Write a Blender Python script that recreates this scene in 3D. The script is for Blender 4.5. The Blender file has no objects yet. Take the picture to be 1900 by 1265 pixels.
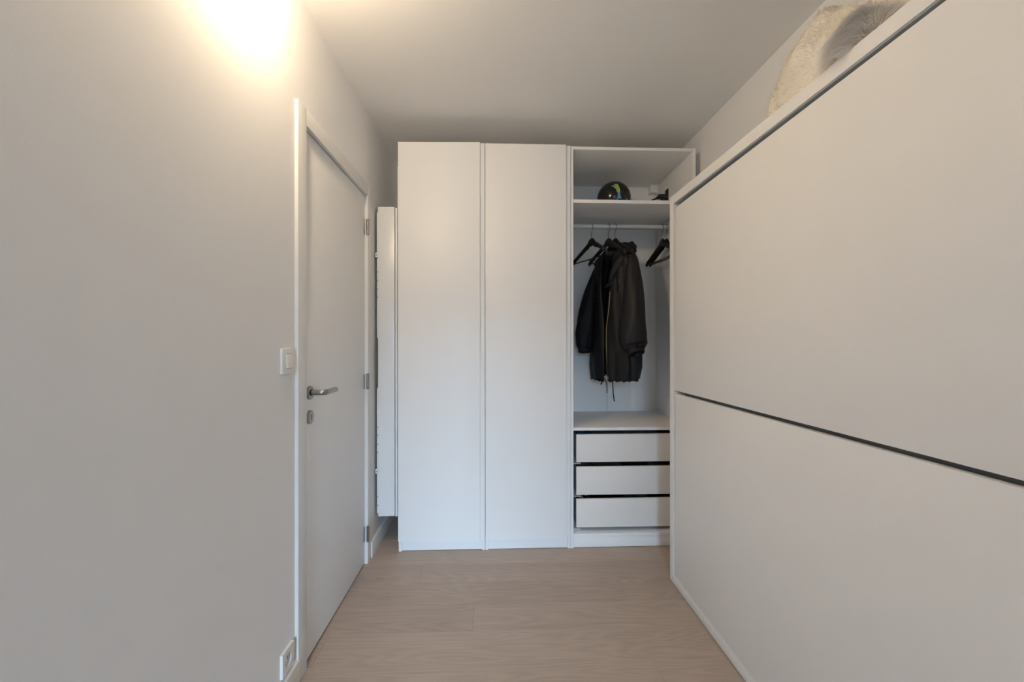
import bpy, bmesh, math, random
import numpy as np
from mathutils import Vector, Matrix

random.seed(7)
rng = np.random.default_rng(7)
S = bpy.context.scene
COL = S.collection
PI = math.pi

# ------------------------------------------------------------------ camera
yaw, pitch, roll = 0.0378, -0.0005, -0.0006
CAM_H = 1.2156
fw = Vector((math.sin(yaw) * math.cos(pitch), math.cos(yaw) * math.cos(pitch), -math.sin(pitch)))
rt = Vector((math.cos(yaw), -math.sin(yaw), 0))
up = rt.cross(fw)
r2 = math.cos(roll) * rt + math.sin(roll) * up
u2 = -math.sin(roll) * rt + math.cos(roll) * up
cam_data = bpy.data.cameras.new('camera')
cam_data.sensor_fit = 'HORIZONTAL'
cam_data.sensor_width = 36.0
cam_data.lens = 792.0 * 36.0 / 1900.0
cam_data.clip_start = 0.02
cam = bpy.data.objects.new('camera', cam_data)
COL.objects.link(cam)
m = Matrix.Identity(4)
for i in range(3):
    m[i][0], m[i][1], m[i][2] = r2[i], u2[i], -fw[i]
m[2][3] = CAM_H
cam.matrix_world = m
S.camera = cam

# ------------------------------------------------------------------ world, window light, exposure
SKY = 76.0
SKY_COLOR = (0.54, 0.75, 1.0, 1)
GROUND_COLOR = (0.042, 0.066, 0.096, 1)
LAMP_POWER = 21.5
LAMP_COLOR = (1.0, 0.76, 0.49)
W = bpy.data.worlds.new('daylight')
S.world = W
W.use_nodes = True
wn, wl = W.node_tree.nodes, W.node_tree.links
wn.clear()
wo = wn.new('ShaderNodeOutputWorld')
bg = wn.new('ShaderNodeBackground')
tc = wn.new('ShaderNodeTexCoord')
sx = wn.new('ShaderNodeSeparateXYZ')
rp = wn.new('ShaderNodeValToRGB')
mp = wn.new('ShaderNodeMapRange')
mp.inputs[1].default_value, mp.inputs[2].default_value = -1, 1
rp.color_ramp.elements[0].position = 0.5 + 0.5 * math.sin(math.radians(6.5))
rp.color_ramp.elements[0].color = GROUND_COLOR
rp.color_ramp.elements[1].position = 0.5 + 0.5 * math.sin(math.radians(9.0))
rp.color_ramp.elements[1].color = SKY_COLOR
wl.new(tc.outputs['Generated'], sx.inputs[0])
wl.new(sx.outputs['Z'], mp.inputs[0])
wl.new(mp.outputs[0], rp.inputs[0])
wl.new(rp.outputs[0], bg.inputs[0])
bg.inputs[1].default_value = SKY
wl.new(bg.outputs[0], wo.inputs[0])
S.view_settings.view_transform = 'Standard'
S.view_settings.look = 'None'
S.view_settings.gamma = 1.0
S.view_settings.use_curve_mapping = False
S.view_settings.exposure = 0.19
S.cycles.max_bounces = 8
S.cycles.diffuse_bounces = 7
S.cycles.use_adaptive_sampling = True
S.cycles.adaptive_threshold = 0.12
S.cycles.adaptive_min_samples = 16
S.cycles.glossy_bounces = 3
S.cycles.transmission_bounces = 2
S.cycles.sample_clamp_indirect = 4.0
S.cycles.use_denoising = True

# room numbers (metres): X right, Y into the room, Z up
XL, XR = -0.713, 1.2285
YB, YF = 3.125, -2.0
H = 2.4846
WIN = (-0.68, 0.18, 0.04, 2.25)   # glazed French window in the wall behind the camera: x0, x1, z0, z1
BAFFLE = (-0.88, 0.34, -4.9, 2.45)   # added daylight baffle beyond it: x0, x1, front edge, slab height
pl = bpy.data.lights.new('window_portal', 'AREA')
pl.shape = 'RECTANGLE'
pl.size, pl.size_y = BAFFLE[1] - BAFFLE[0], 1.75
pl.cycles.is_portal = True
po = bpy.data.objects.new('window_portal', pl)
po.location = ((BAFFLE[0] + BAFFLE[1]) / 2, BAFFLE[2] - 0.01, BAFFLE[3] - 0.875)
po.rotation_euler = (PI / 2, 0, 0)
COL.objects.link(po)

# ------------------------------------------------------------------ materials
MATS = {}


def mat(name, color, rough=0.5, spec=0.5, metal=0.0, var=0.0, vscale=3.0, bump=0.0, bscale=80.0, sheen=0.0, emit=None):
    M = bpy.data.materials.new(name)
    M.use_nodes = True
    nt = M.node_tree
    b = nt.nodes['Principled BSDF']
    b.inputs['Base Color'].default_value = (*color, 1)
    b.inputs['Roughness'].default_value = rough
    b.inputs['Specular IOR Level'].default_value = spec
    b.inputs['Metallic'].default_value = metal
    if sheen:
        b.inputs['Sheen Weight'].default_value = sheen
    if emit:
        b.inputs['Emission Color'].default_value = (*emit[0], 1)
        b.inputs['Emission Strength'].default_value = emit[1]
    t = nt.nodes.new('ShaderNodeTexCoord')
    if var:
        n = nt.nodes.new('ShaderNodeTexNoise')
        n.inputs['Scale'].default_value = vscale
        n.inputs['Detail'].default_value = 4
        nt.links.new(t.outputs['Object'], n.inputs['Vector'])
        r = nt.nodes.new('ShaderNodeValToRGB')
        r.color_ramp.elements[0].position = 0.3
        r.color_ramp.elements[1].position = 0.7
        r.color_ramp.elements[0].color = (*[c * (1 - var) for c in color], 1)
        r.color_ramp.elements[1].color = (*[min(1, c * (1 + var)) for c in color], 1)
        nt.links.new(n.outputs['Fac'], r.inputs[0])
        nt.links.new(r.outputs[0], b.inputs['Base Color'])
    if bump:
        n2 = nt.nodes.new('ShaderNodeTexNoise')
        n2.inputs['Scale'].default_value = bscale
        n2.inputs['Detail'].default_value = 3
        nt.links.new(t.outputs['Object'], n2.inputs['Vector'])
        bp = nt.nodes.new('ShaderNodeBump')
        bp.inputs['Strength'].default_value = bump
        bp.inputs['Distance'].default_value = 0.002
        nt.links.new(n2.outputs['Fac'], bp.inputs['Height'])
        nt.links.new(bp.outputs[0], b.inputs['Normal'])
    MATS[name] = M
    return M


mat('wall_paint', (0.865, 0.873, 0.882), 0.85, 0.2, var=0.012, vscale=1.5, bump=0.08, bscale=220)
mat('ceiling_paint', (0.90, 0.895, 0.88), 0.9, 0.1, var=0.01, vscale=1.2, bump=0.05, bscale=200)
mat('door_paint', (0.825, 0.828, 0.828), 0.5, 0.35, var=0.01)
mat('trim_paint', (0.78, 0.78, 0.77), 0.45, 0.4, var=0.01)
mat('melamine', (0.88, 0.88, 0.875), 0.42, 0.4, var=0.008)
mat('melamine_back', (0.92, 0.92, 0.91), 0.6, 0.3, var=0.008)
mat('drawer_front', (0.83, 0.80, 0.765), 0.5, 0.3, var=0.008)
mat('bed_foil', (0.88, 0.87, 0.85), 0.5, 0.35, var=0.01)
mat('bed_inner', (0.30, 0.31, 0.32), 0.6, 0.3, var=0.05)
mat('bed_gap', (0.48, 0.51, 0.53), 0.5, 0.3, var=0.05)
mat('drawer_side', (0.22, 0.225, 0.22), 0.5, 0.4, var=0.03)
mat('radiator_enamel', (0.82, 0.83, 0.83), 0.3, 0.5, var=0.006)
mat('steel', (0.34, 0.33, 0.31), 0.34, 0.5, metal=1.0, var=0.03, vscale=40)
mat('hook_steel', (0.20, 0.19, 0.18), 0.30, 0.5, metal=1.0, var=0.02)
mat('brass', (0.55, 0.40, 0.22), 0.35, 0.5, metal=1.0, var=0.1, vscale=60)
mat('switch_plastic', (0.80, 0.79, 0.76), 0.3, 0.5, var=0.005)
mat('socket_well', (0.74, 0.76, 0.78), 0.3, 0.5, var=0.005)
mat('black_hole', (0.02, 0.02, 0.022), 0.6, 0.3, var=0.05)
mat('grey_hole', (0.25, 0.24, 0.22), 0.7, 0.2, var=0.05)
mat('hanger_black', (0.012, 0.011, 0.010), 0.38, 0.4, var=0.2, vscale=12)
mat('jacket_cloth', (0.0110, 0.0110, 0.0130), 0.58, 0.28, var=0.15, vscale=9, bump=0.5, bscale=45)
mat('jacket_lining', (0.006, 0.006, 0.008), 0.8, 0.2, var=0.15, vscale=9)
mat('cord_black', (0.012, 0.012, 0.012), 0.7, 0.2, var=0.1)
mat('ball_black', (0.010, 0.009, 0.008), 0.16, 0.5, var=0.1)
mat('ball_seam', (0.10, 0.095, 0.09), 0.5, 0.3, var=0.05)
mat('ball_green', (0.30, 0.42, 0.13), 0.4, 0.4, var=0.06, vscale=20)
mat('ball_blue', (0.10, 0.30, 0.58), 0.4, 0.4, var=0.06, vscale=20)
mat('gadget_black', (0.012, 0.011, 0.010), 0.35, 0.45, var=0.1)
mat('cloth_charcoal', (0.13, 0.125, 0.13), 0.9, 0.1, var=0.2, vscale=20, bump=0.3)
mat('cloth_black', (0.015, 0.015, 0.017), 0.9, 0.1, var=0.2, vscale=20, bump=0.3)
mat('cloth_teal', (0.04, 0.09, 0.10), 0.9, 0.1, var=0.2, vscale=20, bump=0.3)
mat('cloth_brown', (0.17, 0.135, 0.10), 0.9, 0.1, var=0.2, vscale=20, bump=0.3)
mat('strap_grey', (0.36, 0.32, 0.27), 0.7, 0.2, var=0.1)
mat('subfloor', (0.14, 0.105, 0.08), 0.9, 0.1, var=0.1)
mat('lamp_white', (0.80, 0.79, 0.76), 0.4, 0.4, var=0.005)
mat('baffle_grey', (0.30, 0.30, 0.30), 0.9, 0.1, var=0.05)
mat('window_frame_paint', (0.78, 0.78, 0.77), 0.4, 0.4, var=0.01)


def glass_mat():
    M = bpy.data.materials.new('window_glass')
    M.use_nodes = True
    nt = M.node_tree
    nt.nodes.remove(nt.nodes['Principled BSDF'])
    tr = nt.nodes.new('ShaderNodeBsdfTransparent')
    tr.inputs[0].default_value = (0.97, 0.98, 0.98, 1)
    gs = nt.nodes.new('ShaderNodeBsdfGlossy')
    gs.inputs['Roughness'].default_value = 0.02
    mx = nt.nodes.new('ShaderNodeMixShader')
    mx.inputs[0].default_value = 0.06
    nt.links.new(tr.outputs[0], mx.inputs[1])
    nt.links.new(gs.outputs[0], mx.inputs[2])
    nt.links.new(mx.outputs[0], nt.nodes['Material Output'].inputs['Surface'])
    MATS['window_glass'] = M


glass_mat()


def fur_mat(name, c0, c1):
    M = bpy.data.materials.new(name)
    M.use_nodes = True
    nt = M.node_tree
    nt.nodes.remove(nt.nodes['Principled BSDF'])
    out = nt.nodes['Material Output']
    df = nt.nodes.new('ShaderNodeBsdfDiffuse')
    tr = nt.nodes.new('ShaderNodeBsdfTranslucent')
    mx = nt.nodes.new('ShaderNodeMixShader')
    mx.inputs[0].default_value = 0.45
    t = nt.nodes.new('ShaderNodeTexCoord')
    n = nt.nodes.new('ShaderNodeTexNoise')
    n.inputs['Scale'].default_value = 7
    n.inputs['Detail'].default_value = 3
    r = nt.nodes.new('ShaderNodeValToRGB')
    r.color_ramp.elements[0].position, r.color_ramp.elements[1].position = 0.35, 0.65
    r.color_ramp.elements[0].color, r.color_ramp.elements[1].color = (*c0, 1), (*c1, 1)
    nt.links.new(t.outputs['Object'], n.inputs['Vector'])
    nt.links.new(n.outputs['Fac'], r.inputs[0])
    for b in (df, tr):
        nt.links.new(r.outputs[0], b.inputs['Color'])
    nt.links.new(df.outputs[0], mx.inputs[1])
    nt.links.new(tr.outputs[0], mx.inputs[2])
    nt.links.new(mx.outputs[0], out.inputs['Surface'])
    MATS[name] = M


fur_mat('fur_cream', (0.96, 0.90, 0.78), (0.98, 0.96, 0.92))
fur_mat('fur_shade', (0.90, 0.87, 0.83), (0.95, 0.92, 0.88))  # slightly darker fur tone, shade on the drooping tuft put into the colour
fur_mat('fur_ivory', (0.95, 0.92, 0.88), (0.97, 0.95, 0.92))


for nm, c in (('fur_cream', (0.93, 0.885, 0.80)), ('fur_shade', (0.92, 0.89, 0.86)), ('fur_ivory', (0.93, 0.90, 0.86))):
    mat(nm + '_hide', c, 0.95, 0.1, var=0.04, vscale=14, bump=1.0, bscale=55)


def wood():
    M = bpy.data.materials.new('oak_floor')
    M.use_nodes = True
    nt = M.node_tree
    N, L = nt.nodes.new, nt.links.new
    b = nt.nodes['Principled BSDF']
    t = N('ShaderNodeTexCoord')
    oi = N('ShaderNodeObjectInfo')
    mul = N('ShaderNodeVectorMath'); mul.operation = 'SCALE'
    comb = N('ShaderNodeCombineXYZ')
    L(oi.outputs['Random'], comb.inputs[0]); L(oi.outputs['Random'], comb.inputs[1]); L(oi.outputs['Random'], comb.inputs[2])
    L(comb.outputs[0], mul.inputs[0]); mul.inputs['Scale'].default_value = 37.0
    add = N('ShaderNodeVectorMath'); add.operation = 'ADD'
    L(t.outputs['Object'], add.inputs[0]); L(mul.outputs[0], add.inputs[1])
    # long cathedral figure
    mp1 = N('ShaderNodeMapping'); mp1.inputs['Scale'].default_value = (0.55, 4.2, 1)
    L(add.outputs[0], mp1.inputs[0])
    wv = N('ShaderNodeTexNoise'); wv.inputs['Scale'].default_value = 1.6; wv.inputs['Detail'].default_value = 1.5
    L(mp1.outputs[0], wv.inputs['Vector'])
    m1 = N('ShaderNodeMath'); m1.operation = 'MULTIPLY'; m1.inputs[1].default_value = 22.0
    L(wv.outputs['Fac'], m1.inputs[0])
    m2 = N('ShaderNodeMath'); m2.operation = 'FRACT'; L(m1.outputs[0], m2.inputs[0])
    m3 = N('ShaderNodeMath'); m3.operation = 'PINGPONG'; m3.inputs[1].default_value = 0.5
    L(m1.outputs[0], m3.inputs[0])
    # fine fibre
    mp2 = N('ShaderNodeMapping'); mp2.inputs['Scale'].default_value = (2.5, 110, 1)
    L(add.outputs[0], mp2.inputs[0])
    fb = N('ShaderNodeTexNoise'); fb.inputs['Scale'].default_value = 1.5; fb.inputs['Detail'].default_value = 4
    L(mp2.outputs[0], fb.inputs['Vector'])
    # blotch
    bl = N('ShaderNodeTexNoise'); bl.inputs['Scale'].default_value = 3.0; bl.inputs['Detail'].default_value = 2
    L(add.outputs[0], bl.inputs['Vector'])
    s1 = N('ShaderNodeMath'); s1.operation = 'MULTIPLY'; s1.inputs[1].default_value = 0.34; L(m3.outputs[0], s1.inputs[0])
    s2 = N('ShaderNodeMath'); s2.operation = 'MULTIPLY'; s2.inputs[1].default_value = 0.55; L(fb.outputs['Fac'], s2.inputs[0])
    s3 = N('ShaderNodeMath'); s3.operation = 'ADD'; L(s1.outputs[0], s3.inputs[0]); L(s2.outputs[0], s3.inputs[1])
    s4 = N('ShaderNodeMath'); s4.operation = 'MULTIPLY_ADD'; s4.inputs[1].default_value = 0.35
    L(bl.outputs['Fac'], s4.inputs[0]); L(s3.outputs[0], s4.inputs[2])
    s5 = N('ShaderNodeMath'); s5.operation = 'MULTIPLY_ADD'; s5.inputs[1].default_value = 0.24
    L(oi.outputs['Random'], s5.inputs[0]); L(s4.outputs[0], s5.inputs[2])
    r = N('ShaderNodeValToRGB')
    r.color_ramp.elements[0].position, r.color_ramp.elements[1].position = 0.28, 0.85
    r.color_ramp.elements[0].color = (0.345, 0.266, 0.212, 1)
    r.color_ramp.elements[1].color = (0.480, 0.388, 0.320, 1)
    L(s5.outputs[0], r.inputs[0]); L(r.outputs[0], b.inputs['Base Color'])
    b.inputs['Roughness'].default_value = 0.48
    b.inputs['Specular IOR Level'].default_value = 0.35
    bp = N('ShaderNodeBump'); bp.inputs['Strength'].default_value = 0.12; bp.inputs['Distance'].default_value = 0.001
    L(s3.outputs[0], bp.inputs['Height']); L(bp.outputs[0], b.inputs['Normal'])
    MATS['oak_floor'] = M


wood()

# ------------------------------------------------------------------ mesh helpers


class MB:
    def __init__(s):
        s.v, s.f = [], []

    def add(s, verts, faces):
        o = len(s.v)
        s.v += [tuple(p) for p in verts]
        s.f += [tuple(i + o for i in f) for f in faces]
        return s

    def box(s, x0, x1, y0, y1, z0, z1):
        v = [(x, y, z) for x in (x0, x1) for y in (y0, y1) for z in (z0, z1)]
        return s.add(v, [(0, 1, 3, 2), (4, 6, 7, 5), (0, 4, 5, 1), (2, 3, 7, 6), (0, 2, 6, 4), (1, 5, 7, 3)])

    def loft(s, rings, cap=True, closed=True):
        n = len(rings[0])
        o = len(s.v)
        for r in rings:
            s.v += [tuple(p) for p in r]
        for i in range(len(rings) - 1):
            for j in range(n if closed else n - 1):
                a, b = o + i * n + j, o + i * n + (j + 1) % n
                s.f.append((a, b, b + n, a + n))
        if cap and closed:
            s.f.append(tuple(o + j for j in reversed(range(n))))
            s.f.append(tuple(o + (len(rings) - 1) * n + j for j in range(n)))
        return s

    def tube(s, path, rad, n=12, flat=1.0, refup=(0, 0, 1), cap=True):
        P = [Vector(p) for p in path]
        if not hasattr(rad, '__len__'):
            rad = [rad] * len(P)
        rings = []
        ref = Vector(refup)
        for i, p in enumerate(P):
            t = (P[min(i + 1, len(P) - 1)] - P[max(i - 1, 0)]).normalized()
            a = ref.cross(t)
            if a.length < 1e-3:
                a = Vector((1, 0, 0)).cross(t)
            a.normalize()
            b = t.cross(a).normalized()
            rings.append([p + a * (math.cos(2 * PI * k / n) * rad[i] * flat) + b * (math.sin(2 * PI * k / n) * rad[i]) for k in range(n)])
        return s.loft(rings, cap)

    def cyl(s, c, axis, r, h, n=24):
        c, ax = Vector(c), Vector(axis).normalized()
        return s.tube([c, c + ax * h], r, n)

    def sphere(s, c, r, nu=24, nv=14):
        rings = []
        for i in range(1, nv):
            th = PI * i / nv
            rings.append([(c[0] + r * math.sin(th) * math.cos(2 * PI * k / nu), c[1] + r * math.sin(th) * math.sin(2 * PI * k / nu), c[2] - r * math.cos(th)) for k in range(nu)])
        o = len(s.v)
        s.loft(rings, False)
        s.v += [(c[0], c[1], c[2] - r), (c[0], c[1], c[2] + r)]
        b, t = len(s.v) - 2, len(s.v) - 1
        for k in range(nu):
            s.f.append((b, o + (k + 1) % nu, o + k))
            q = o + (nv - 2) * nu
            s.f.append((t, q + k, q + (k + 1) % nu))
        return s

    def build(s, name, material, parent=None, bevel=0.0, smooth=False, segs=2, loc=None):
        me = bpy.data.meshes.new(name)
        vv = s.v
        if loc is not None:
            vv = [(a - loc[0], b - loc[1], c - loc[2]) for a, b, c in vv]
        me.from_pydata(vv, [], s.f)
        bm = bmesh.new()
        bm.from_mesh(me)
        bmesh.ops.recalc_face_normals(bm, faces=bm.faces)
        if bevel:
            ed = [e for e in bm.edges if len(e.link_faces) == 2 and e.calc_face_angle(0) > 0.6]
            bmesh.ops.bevel(bm, geom=ed, offset=bevel, segments=segs, affect='EDGES', profile=0.6, clamp_overlap=True)
        bm.to_mesh(me)
        bm.free()
        if smooth or bevel:
            me.polygons.foreach_set('use_smooth', [True] * len(me.polygons))
            try:
                me.set_sharp_from_angle(angle=0.6 if not smooth else 1.2)
            except Exception:
                pass
        me.materials.append(MATS[material])
        o = bpy.data.objects.new(name, me)
        COL.objects.link(o)
        if loc is not None:
            o.location = loc
        if parent is not None:
            o.parent = parent
            bpy_parent_inverse(o, parent)
        return o


def bpy_parent_inverse(o, parent):
    # parents are unrotated Empties or meshes; keep world placement
    mw = Matrix.Identity(4)
    p = parent
    chain = []
    while p is not None:
        chain.append(p)
        p = p.parent
    for q in reversed(chain):
        mw = mw @ q.matrix_parent_inverse @ Matrix.LocRotScale(q.location, q.rotation_euler, q.scale)
    o.matrix_parent_inverse = mw.inverted()


def tag(o, label=None, cat=None, group=None, kind=None):
    if label: o['label'] = label
    if cat: o['category'] = cat
    if group: o['group'] = group
    if kind: o['kind'] = kind
    return o


def empty(name, loc, label=None, cat=None, group=None, kind=None):
    e = bpy.data.objects.new(name, None)
    e.empty_display_size = 0.05
    e.location = loc
    COL.objects.link(e)
    return tag(e, label, cat, group, kind)


def bx(name, material, parent, x0, x1, y0, y1, z0, z1, bevel=0.0015):
    return MB().box(x0, x1, y0, y1, z0, z1).build(name, material, parent, bevel)


def copy_tree(o, parent=None, dx=(0, 0, 0)):
    c = o.copy()
    COL.objects.link(c)
    if parent is not None:
        c.parent = parent
    for ch in list(o.children):
        copy_tree(ch, c)
    return c


# ------------------------------------------------------------------ structure: floor
floor = tag(MB().box(XL - 0.1, XR + 0.1, YF - 0.1, YB + 0.1, -0.10, -0.014).build('floor', 'subfloor'),
            'greige oak plank floor of the narrow room', 'floor', kind='structure')
PW = 0.1805
y0 = 2.3385
rows = []
k = 0
y = y0
while y < YB + 0.05:
    rows.append((y, y + PW)); y += PW
y = y0
while y > YF - 0.05:
    rows.append((y - PW, y)); y -= PW
known = {-1: [1.0], 0: [-0.392], 1: [0.627], 2: [-0.099], 3: [-0.69], 4: [0.603], 5: [-0.25], 6: [0.85]}
for (ya, yb) in rows:
    idx = round((y0 - yb) / PW)
    joints = known.get(idx, [random.uniform(XL + 0.25, XR - 0.25)])
    xs = [XL - 0.005] + [j for j in joints if XL + 0.02 < j < XR - 0.02] + [XR + 0.005]
    ya2, yb2 = max(ya, YF - 0.005), min(yb, YB + 0.005)
    if yb2 - ya2 < 0.02:
        continue
    for a, b in zip(xs[:-1], xs[1:]):
        c = ((a + b) / 2, (ya2 + yb2) / 2, -0.007)
        g = 0.0002
        MB().box(a + g, b - g, ya2 + g, yb2 - g, -0.014, random.uniform(-0.0003, 0)).build('plank', 'oak_floor', floor, 0.0005, segs=1, loc=c)

# ------------------------------------------------------------------ structure: walls, ceiling
T = 0.12
DO = (1.585, 2.3875, 2.03)     # rough door opening in the left wall: y0, y1, top
wl_ = MB()
wl_.box(XL - T, XL, YF - T, DO[0], -0.014, H)
wl_.box(XL - T, XL, DO[1], YB + T, -0.014, H)
wl_.box(XL - T, XL, DO[0], DO[1], DO[2], H)
wl_.box(XL - T - 0.05, XL - T, YF - T, YB + T, -0.10, H)   # far side of the doorway stays closed
tag(wl_.build('wall_left', 'wall_paint'), 'off-white painted wall with the closed door', 'wall', kind='structure')
tag(MB().box(XR, XR + T, YF - T, YB + T, -0.014, H).build('wall_right', 'wall_paint'), 'off-white painted wall behind the folding bed', 'wall', kind='structure')
tag(MB().box(XL, XR, YB, YB + T, -0.014, H).build('wall_back', 'wall_paint'), 'off-white painted wall behind the wardrobes', 'wall', kind='structure')
wf = MB()
wf.box(XL, WIN[0], YF - T, YF, -0.014, H)
wf.box(WIN[1], XR, YF - T, YF, -0.014, H)
wf.box(WIN[0], WIN[1], YF - T, YF, -0.014, WIN[2])
wf.box(WIN[0], WIN[1], YF - T, YF, WIN[3], H)
tag(wf.build('wall_front', 'wall_paint'), 'off-white painted wall with the window', 'wall', kind='structure')
tag(MB().box(XL - T, XR + T, YF - T, YB + T, H, H + 0.1).build('ceiling', 'ceiling_paint'), 'plain white painted ceiling', 'ceiling', kind='structure')

# unseen baffle added outside the window to narrow the daylight beam
baffle = MB()
yb_ = YF - T
baffle.box(BAFFLE[0] - 0.15, BAFFLE[0], BAFFLE[2], yb_, -0.1, BAFFLE[3])
baffle.box(BAFFLE[1], BAFFLE[1] + 0.15, BAFFLE[2], yb_, -0.1, BAFFLE[3])
baffle.box(BAFFLE[0] - 0.15, BAFFLE[1] + 0.15, BAFFLE[2], yb_, BAFFLE[3], BAFFLE[3] + 0.15)
baffle.box(BAFFLE[0] - 0.15, BAFFLE[1] + 0.15, BAFFLE[2], yb_, -0.2, -0.02)
baffle.box(BAFFLE[0], BAFFLE[1], BAFFLE[2], BAFFLE[2] + 0.08, -0.02, 0.70)
tag(baffle.build('daylight_baffle', 'baffle_grey'), 'added grey walls and slab outside that narrow the daylight', 'light baffle', kind='structure')

# window behind the viewer
w1 = empty('window_1', ((WIN[0] + WIN[1]) / 2, YF - 0.06, WIN[2]), 'white framed daylight window', 'window', kind='structure')
wfm = MB()
fwid = 0.05
yy0, yy1 = YF - 0.09, YF - 0.04
wfm.box(WIN[0], WIN[0] + fwid, yy0, yy1, WIN[2], WIN[3])
wfm.box(WIN[1] - fwid, WIN[1], yy0, yy1, WIN[2], WIN[3])
wfm.box(WIN[0] + fwid, WIN[1] - fwid, yy0, yy1, WIN[2], WIN[2] + fwid)
wfm.box(WIN[0] + fwid, WIN[1] - fwid, yy0, yy1, WIN[3] - fwid, WIN[3])
wfm.build('window_frame', 'window_frame_paint', w1)
bx('window_pane', 'window_glass', w1, WIN[0] + fwid, WIN[1] - fwid, YF - 0.068, YF - 0.062, WIN[2] + fwid, WIN[3] - fwid, 0)
bx('window_sill', 'window_frame_paint', w1, WIN[0], WIN[1], YF - 0.04, YF + 0.03, WIN[2] - 0.002, WIN[2] + 0.02)

# ------------------------------------------------------------------ door in the left wall
XC, XLEAF, XB = -0.700, -0.717, -0.694
CY0, CIN0, CIN1, CY1 = 1.541, 1.6097, 2.3617, 2.4242
CTOP, CTIN = 2.0760, 2.0158
door = empty('door_1', (XLEAF, (CIN0 + CIN1) / 2, 0), 'closed flush grey-white door with steel lever handle', 'door', kind='structure')
cs = MB()
cs.box(XL, XC, CY0, CIN0, 0.0, CTOP)
cs.build('door_casing', 'trim_paint', door, 0.001)
MB().box(XL, XC, CIN1, CY1, 0.0, CTOP).build('door_casing', 'trim_paint', door, 0.001)
MB().box(XL, XC, CIN0, CIN1, CTIN, CTOP).build('door_casing', 'trim_paint', door, 0.001)
# frame lining inside the opening
jm = MB()
jm.box(XL - T, XC - 0.001, DO[0], CIN0 - 0.0005, 0.0, DO[2])
jm.box(XL - T, XC - 0.001, CIN1 + 0.0005, DO[1], 0.0, DO[2])
jm.box(XL - T, XC - 0.001, CIN0 - 0.0005, CIN1 + 0.0005, CTIN + 0.0005, DO[2])
jm.build('door_frame', 'trim_paint', door)
leaf = bx('door_leaf', 'door_paint', door, XLEAF - 0.04, XLEAF, CIN0 + 0.002, CIN1 - 0.002, 0.005, CTIN - 0.004, 0.001)
for zc in (1.8393, 0.9973, 0.1652):
    hz = MB()
    for a, b in ((-0.043, -0.016), (-0.015, 0.014), (0.015, 0.043)):
        hz.cyl((XC + 0.002, CIN1 - 0.003, zc + a), (0, 0, 1), 0.0075, b - a, 14)
    hg = hz.build('hinge', 'steel', door, smooth=True)
    MB().box(XLEAF, XLEAF + 0.003, CIN1 - 0.020, CIN1 - 0.005, zc - 0.04, zc + 0.04).build('hinge_plate', 'steel', hg, 0.0005)
HY, HZ = 1.668, 1.0185


def rosette(c, r, t, bev):
    rings = []
    for xx, rr in ((0, r), (t - bev, r), (t - bev * 0.3, r - bev * 0.35), (t, r - bev), (t, 0.001)):
        rings.append([(c[0] + xx, c[1] + rr * math.cos(2 * PI * k / 36), c[2] + rr * math.sin(2 * PI * k / 36)) for k in range(36)])
    return MB().loft(rings)


hd = rosette((XLEAF, HY, HZ), 0.0262, 0.009, 0.002).build('door_handle', 'steel', door, smooth=True)
pth = [(XLEAF + 0.008, HY, HZ), (XLEAF + 0.045, HY, HZ)]
for k in range(7):
    a = k / 6 * PI / 2
    pth.append((XLEAF + 0.045 + 0.014 * math.sin(a), HY + 0.014 * (1 - math.cos(a)), HZ))
pth += [(XLEAF + 0.059, HY + 0.06, HZ), (XLEAF + 0.059, HY + 0.112, HZ), (XLEAF + 0.059, HY + 0.116, HZ)]
MB().tube(pth, [0.0105] * (len(pth) - 1) + [0.009], 18).build('lever', 'steel', hd, smooth=True)
MB().cyl((XLEAF + 0.008, HY, HZ), (1, 0, 0), 0.0125, 0.004, 20).build('lever_collar', 'black_hole', hd)
es = rosette((XLEAF, HY, 0.9245), 0.0262, 0.009, 0.002).build('keyhole_plate', 'steel', door, smooth=True)
kh = MB()
kh.cyl((XLEAF + 0.0085, HY, 0.9245 + 0.006), (1, 0, 0), 0.0036, 0.001, 14)
kh.box(XLEAF + 0.0085, XLEAF + 0.0095, HY - 0.0018, HY + 0.0018, 0.9245 - 0.011, 0.9245 + 0.006)
kh.build('keyhole', 'black_hole', es)

# baseboards
BH = 0.088


def baseboard(name, x0, x1, y0, y1, label):
    tag(MB().box(x0, x1, y0, y1, 0.0, BH).build(name, 'trim_paint', None, 0.0015), label, 'baseboard', kind='structure')


baseboard('baseboard_left', XL, XB, YF, CY0, 'white baseboard under the wall socket')
baseboard('baseboard_left.001', XL, XB, CY1 + 0.001, YB, 'white baseboard between the door and the radiator corner')
baseboard('baseboard_right', XR - 0.019, XR, YF, 0.33, 'white baseboard on the bed wall')

# ------------------------------------------------------------------ switch and socket
sw = empty('light_switch', (XL, 1.476, 1.149), 'white single rocker light switch beside the door', 'light switch')


def plate(x0, y0, y1, z0, z1, t, crown):
    # faceplate with slightly bowed front
    n = 8
    rings = []
    for i in range(n + 1):
        s_ = i / n
        yv = y0 + (y1 - y0) * s_
        xf = x0 + t + crown * (1 - (2 * s_ - 1) ** 2)
        rings.append([(x0, yv, z0), (xf, yv, z0), (xf, yv, z1), (x0, yv, z1)])
    return MB().loft(rings)


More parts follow.
